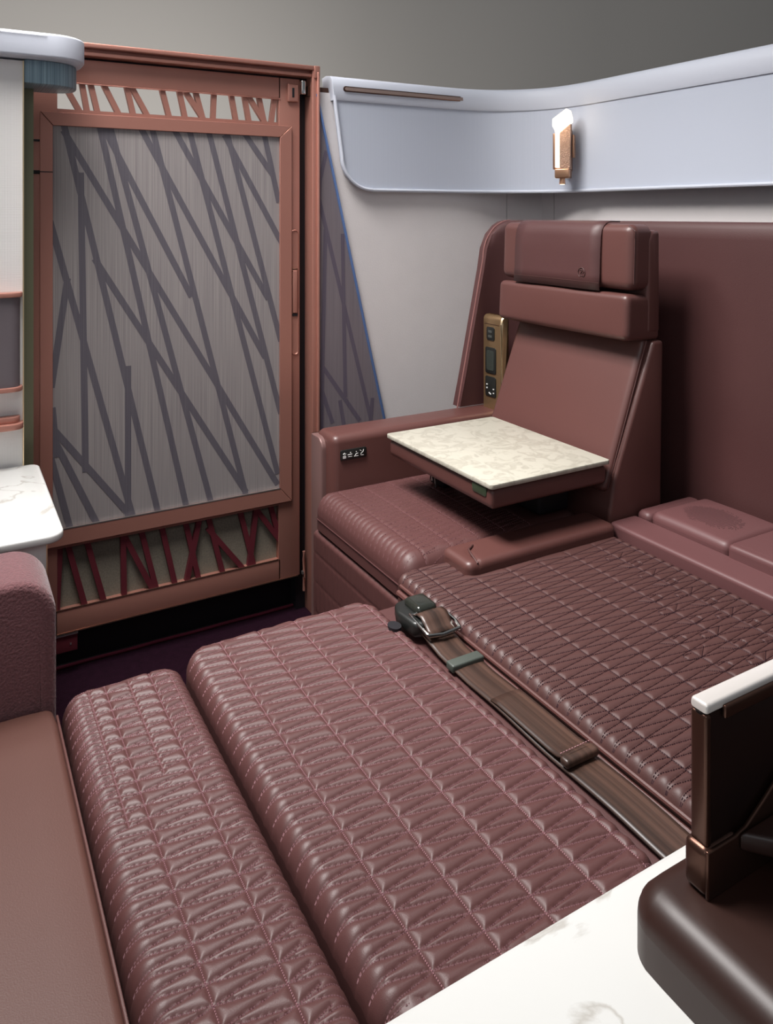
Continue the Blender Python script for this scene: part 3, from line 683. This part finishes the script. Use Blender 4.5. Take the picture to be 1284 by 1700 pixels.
# neck strip and head cushions
pad('neck_strip', 1.266, 1.348, .565, 1.236, .40, .487, .008, .008, .012, [M['leather_pink'], M['thread']], bed, step=.012)
pad('head_cushion_side', 1.350, 1.53, 1.196, 1.237, .40, .4985, .014, .014, .016, [M['leather_pink'], M['thread']], bed, step=.012)
pc = pad('head_cushion_centre', 1.346, 1.53, .996, 1.194, .40, .508, .016, .016, .018, [M['leather_pink'], M['thread']], bed, step=.012, crown=.006)
# perforated zone, many small punched holes as one mesh
mb = MB()
for i in range(26):
    for j in range(26):
        u, v = (i - 12.5) / 13, (j - 12.5) / 13
        if u * u + v * v < 1 and random.random() > max(0, (u * u + v * v) - .55) * 1.6:
            x, y = 1.428 + u * .052 + (j % 2) * .002, 1.095 + v * .068
            uu, vv = (x - 1.346) / .184 * 2 - 1, (y - .996) / .198 * 2 - 1
            z = .5090 + .006 * (1 - uu * uu) * (1 - vv * vv); r = .0012
            mb.add([(x - r, y, z), (x, y - r, z), (x + r, y, z), (x, y + r, z)], [(0, 1, 2, 3)])
mb.build('perforations', M['void'], pc, smooth=False)
fp = pad('head_cushion_flap', 1.338, 1.53, .72, .994, .46, .512, .008, .010, .010, [M['leather_pink'], M['thread']], bed, [(1.350, .72, 1.350, .99), (1.34, .984, 1.53, .984)], .0012, .002, .005)
pad('head_cushion_near', 1.338, 1.53, .565, .716, .40, .505, .014, .014, .016, [M['leather_pink'], M['thread']], bed, step=.012)

# ottoman piece at the foot end
cols = [.211, .277]
sg = quilt(.150, .328, .56, 1.245, cols, .0228, .0140, .0228, phase=.0, extra=lambda j, y: (j == 2 and y < .86) or (j != 1 and y > 1.0))
for c, ya, yb in ((.165, .95, 1.22), (.188, .93, 1.22), (.245, 1.0, 1.22), (.305, 1.05, 1.22)): sg.append((c, ya, c, yb))
y = .98
while y < 1.2:
    sg += [(.211, y, .245, y - .004), (.277, y, .305, y + .010), (.165, y + .004, .188, y + .014)]; y += .0228
ot = pad('ottoman', .150, .328, .565, 1.245, .30, .452, .024, .034, .035, [M['leather_quilt'], M['thread']], None, sg, .0046, .0034, .0015, stitch=True, pitch=.0027, sl=.0017)
tag(ot, 'narrow quilted ottoman cushion at the foot end of the bed, densest stitching', 'ottoman')
bo = MB().box(.158, .322, .57, 1.225, 0, .302, .01).build('ottoman_base', M['leather_shell'], ot)

# ================================================================== SEAT BELT
sb = thing('seat_belt', 'brown webbing seat belt with black buckle lying across the bed joint', 'seat belt', (.715, .9, .44))
def ribbon(name, x0, x1, pts, th, m, parent, nx=8, wob=0):
    vs = []; fs = []
    for i, (y, z) in enumerate(pts):
        for j in range(nx + 1):
            t = j / nx; vs.append((x0 + (x1 - x0) * t + wob * math.sin(i * .9), y, z + .0012 * math.sin(t * math.pi)))
    for i in range(len(pts) - 1):
        for j in range(nx): fs.append((i * (nx + 1) + j, i * (nx + 1) + j + 1, (i + 1) * (nx + 1) + j + 1, (i + 1) * (nx + 1) + j))
    o = MB().add(vs, fs).build(name, m, parent, sharp=80); s_ = o.modifiers.new('t', 'SOLIDIFY'); s_.thickness = th; s_.offset = 0; return o
ribbon('webbing', .690, .744, [(1.09, .462), (1.07, .458), (1.04, .452), (1.0, .450)] + [(y, .4495 + .0015 * math.sin(y * 30)) for y in np.linspace(.96, .565, 24)], .0022, M['webbing'], sb)
ribbon('folded_webbing', .691, .743, [(.905, .4535)] + [(y, .4555) for y in np.linspace(.89, .78, 6)] + [(.765, .457), (.757, .4605), (.752, .462)], .0022, M['webbing'], sb)
lpk = MB().box(.6885, .7455, .742, .758, .452, .4635, .0045, 4).build('webbing_loop', M['webbing'], sb)
mb = MB()
for i in range(11): mb.box(.692 + i * .0048, .6948 + i * .0048, .7585, .7595, .4633, .4642)
mb.build('loop_stitching', M['thread'], lpk, smooth=False)
MB().box(.6865, .7475, .994, 1.014, .446, .4585, .003, 3).build('keeper', M['keeper'], sb)
bk = MB().prism([(.676, 1.150), (.690, 1.180), (.722, 1.186), (.748, 1.172), (.750, 1.115), (.742, 1.095), (.700, 1.090), (.680, 1.10)], 'Z', .452, .478, .008, 4).build('buckle_cover', M['black'], sb)
vsb = []
MB().box(.700, .742, 1.118, 1.168, .470, .490, .009, 5).build('push_button', mat('gloss_black', (.02, .022, .018), .15), bk)
mb = MB(); mb.tube([(.690, 1.128, .478), (.688, 1.085, .474), (.690, 1.070, .470)], .0028, 8).tube([(.750, 1.122, .478), (.752, 1.082, .474), (.750, 1.066, .470)], .0028, 8).tube([(.689, 1.070, .469), (.715, 1.064, .468), (.751, 1.066, .469)], .0032, 8).tube([(.690, 1.124, .479), (.750, 1.120, .479)], .0024, 8)
mb.build('buckle_frame', M['chrome'], sb)
ribbon('buckle_webbing', .694, .746, [(1.122, .478), (1.112, .484), (1.100, .484), (1.090, .478), (1.080, .470), (1.070, .468)], .0025, M['webbing'], sb)
MB().prism([(.664 + .011 * math.cos(R(t)), 1.135 + .014 * math.sin(R(t))) for t in range(0, 360, 20)], 'Z', .458, .4642).build('belt_exit_slot', M['void'], sb)

# ================================================================== LEFT SIDE
cap = MB().prism(rrect(-.6, .288, 1.862, 2.04, .07, 12, rs=[0, .075, .06, 0]), 'Z', 1.505, 1.560, .006, 4, rcap=True).build('ledge_capping', M['blue_leather'], None, sharp=30)
tag(cap, 'pale blue leather capping with rounded end, topping the white wall', 'capping')
MB().tube([(-.4, 1.8615, 1.5535)] + [(x, 1.8607, 1.5535) for x in (-.2, 0, .1, .2)] , .0006, 5).build('stitch_line', M['silver'], cap)
MB().prism(rrect(-.05, .085, 1.89, 1.91, .008, 5), 'Z', 1.5035, 1.5055).build('recessed_downlight', M['grey_pocket'], cap)
blk = MB().prism(rrect(.1575, .276, 1.900, 2.04, .07, 12, rs=[0, .075, .05, 0]), 'Z', 1.452, 1.5045, .003, 2, rcap=True).build('corner_block', M['blue_lacquer'], None, sharp=30)
tag(blk, 'brushed blue rounded corner block below the pale capping', 'corner block')
# side table
sd = thing('side_table', 'white marble topped side table at the left beside the door', 'side table', (0, 1.68, 0))
MB().prism(rrect(-.6, .186, 1.455, 1.895, .03, 8, rs=[0, .03, .022, 0]), 'Z', .588, .603, .004, 3, rcap=True).build('marble_top', M['marble_white'], sd)
MB().box(-.6, .157, 1.475, 1.89, 0, .588).build('cabinet', M['white_weave'], sd, smooth=False)
MB().box(.157, .1590, 1.474, 1.50, 0, .587).build('edge_trim', M['brass_edge'], sd, smooth=False)
# pocket with rails
pk = thing('wall_pocket', 'grey leather wall pocket between two copper rails above the side table', 'pocket', (0, 1.88, .77))
MB().prism(rrect(-.5, .148, 1.872, 1.899, .02, 6, rs=[0, .02, 0, 0]), 'Z', .782, .982).build('pouch', M['grey_pocket'], pk)
for z in (.982, .776):
    MB().prism(rrect(-.5, .153, 1.866, 1.899, .022, 6, rs=[0, .022, 0, 0]), 'Z', z - .004, z + .006, .0015, 2, rcap=True).build('rail', M['copper'], pk)
hk = MB().prism(rrect(-.5, .1545, 1.862, 1.899, .022, 6, rs=[0, .022, 0, 0]), 'Z', .690, .703, .002, 2, rcap=True).prism(rrect(-.5, .148, 1.874, 1.899, .016, 6, rs=[0, .016, 0, 0]), 'Z', .703, .716, .002, 2, rcap=True).build('metal_rail', M['copper'], None)
tag(hk, 'stepped copper rail on the white wall, below the grey pocket', 'rail')
# tweed arm and leather cushion of the opposite seat
ta = MB().prism(rrect(-.6, .142, .0, .642, .05, 10, rs=[0, .01, .055, 0]), 'Y', 1.20, 1.33, .012, 4, rcap=True).build('tweed_armrest', M['tweed'], None, sharp=40)
tag(ta, 'rounded maroon tweed armrest at the left edge, below the side table', 'armrest')
M['leather_brown'] = mat('brown_leather', (0.088, 0.034, 0.025), .5, noise=5, var=.08, bump=('voronoi', 700, .12, .0006))
lc = pad('leather_cushion', -.55, .138, .565, 1.196, .38, .462, .010, .010, .022, [M['leather_brown'], M['thread']], None, step=.03, crown=.006)
tag(lc, 'smooth brown leather seat cushion at the lower left, beside the ottoman', 'cushion')
MB().tube([(.1385, y, .459) for y in np.linspace(.58, 1.17, 12)], .0018, 6).build('piping', M['leather'], lc)
MB().box(-.55, .132, .57, 1.19, 0, .385).build('cushion_base', mat('magenta_felt', (.11, .006, .03), .8), lc, smooth=False)

# ================================================================== FOREGROUND LEDGE, BOX, MONITOR
ml = MB().prism(rrect(-.2, 1.5, -.25, .560, .01, 3), 'Z', .462, .490, .003, 2, rcap=True).build('marble_ledge', M['marble_white'], None)
tag(ml, 'white marble ledge in the foreground along the near side of the bed', 'ledge')
MB().box(-.18, 1.48, -.2, .535, 0, .462).build('ledge_cabinet', M['leather_shell'], ml, smooth=False)
bx = pad('leather_box', .540, 1.1, -.1, .512, .4905, .552, .028, .030, .035, [M['leather_dark'], M['thread']], None, step=.02)
tag(bx, 'dark brown leather box on the marble ledge, carrying the monitor stand', 'box')
mn = thing('monitor', 'dark glossy monitor seen edge on at the right, with bronze rim', 'monitor', (.75, .467, .59))
MB().prism(rrect(.592, 1.15, .585, .7185, .006, 6), 'Y', .4605, .4755, .0055, 4).build('housing', M['screen_back'], mn)
MB().prism([(.5915, .722), (.5905, .717), (.5905, .7125), (1.152, .7125), (1.152, .722)], 'Y', .4590, .4770, .003, 4).build('rim', mat('overlit_rim', (.75, .70, .66), .25, .3), mn)  # glare on the top edge put into a near-white rim colour
MB().prism([(.5905, .59), (.5985, .59), (.5985, .712), (.5905, .712)], 'Y', .4592, .4768, .003, 4).build('side_rim', M['bronze'], mn)
MB().box(.612, .85, .4555, .4600, .7045, .7165, .0018).build('grip_tab', M['bronze'], mn)
ms = thing('monitor_stand', 'dark bronze cradle holding the monitor on the leather box', 'stand', (.62, .467, .552))
MB().prism([(.587, .552), (.86, .552), (.86, .690), (.76, .668), (.70, .634), (.665, .612), (.640, .598), (.625, .595), (.587, .595)], 'Y', .4545, .4585, .0015, 3).build('cradle_plate', M['bronze'], ms)
MB().box(.5855, .632, .4550, .4810, .5525, .5955, .007, 5).build('cradle_sleeve', M['bronze'], ms)
MB().prism([(.628, .4540), (.80, .4540), (.80, .40), (.662, .418)], 'Z', .580, .598, .004, 3).build('arm', M['leather_dark'], ms)
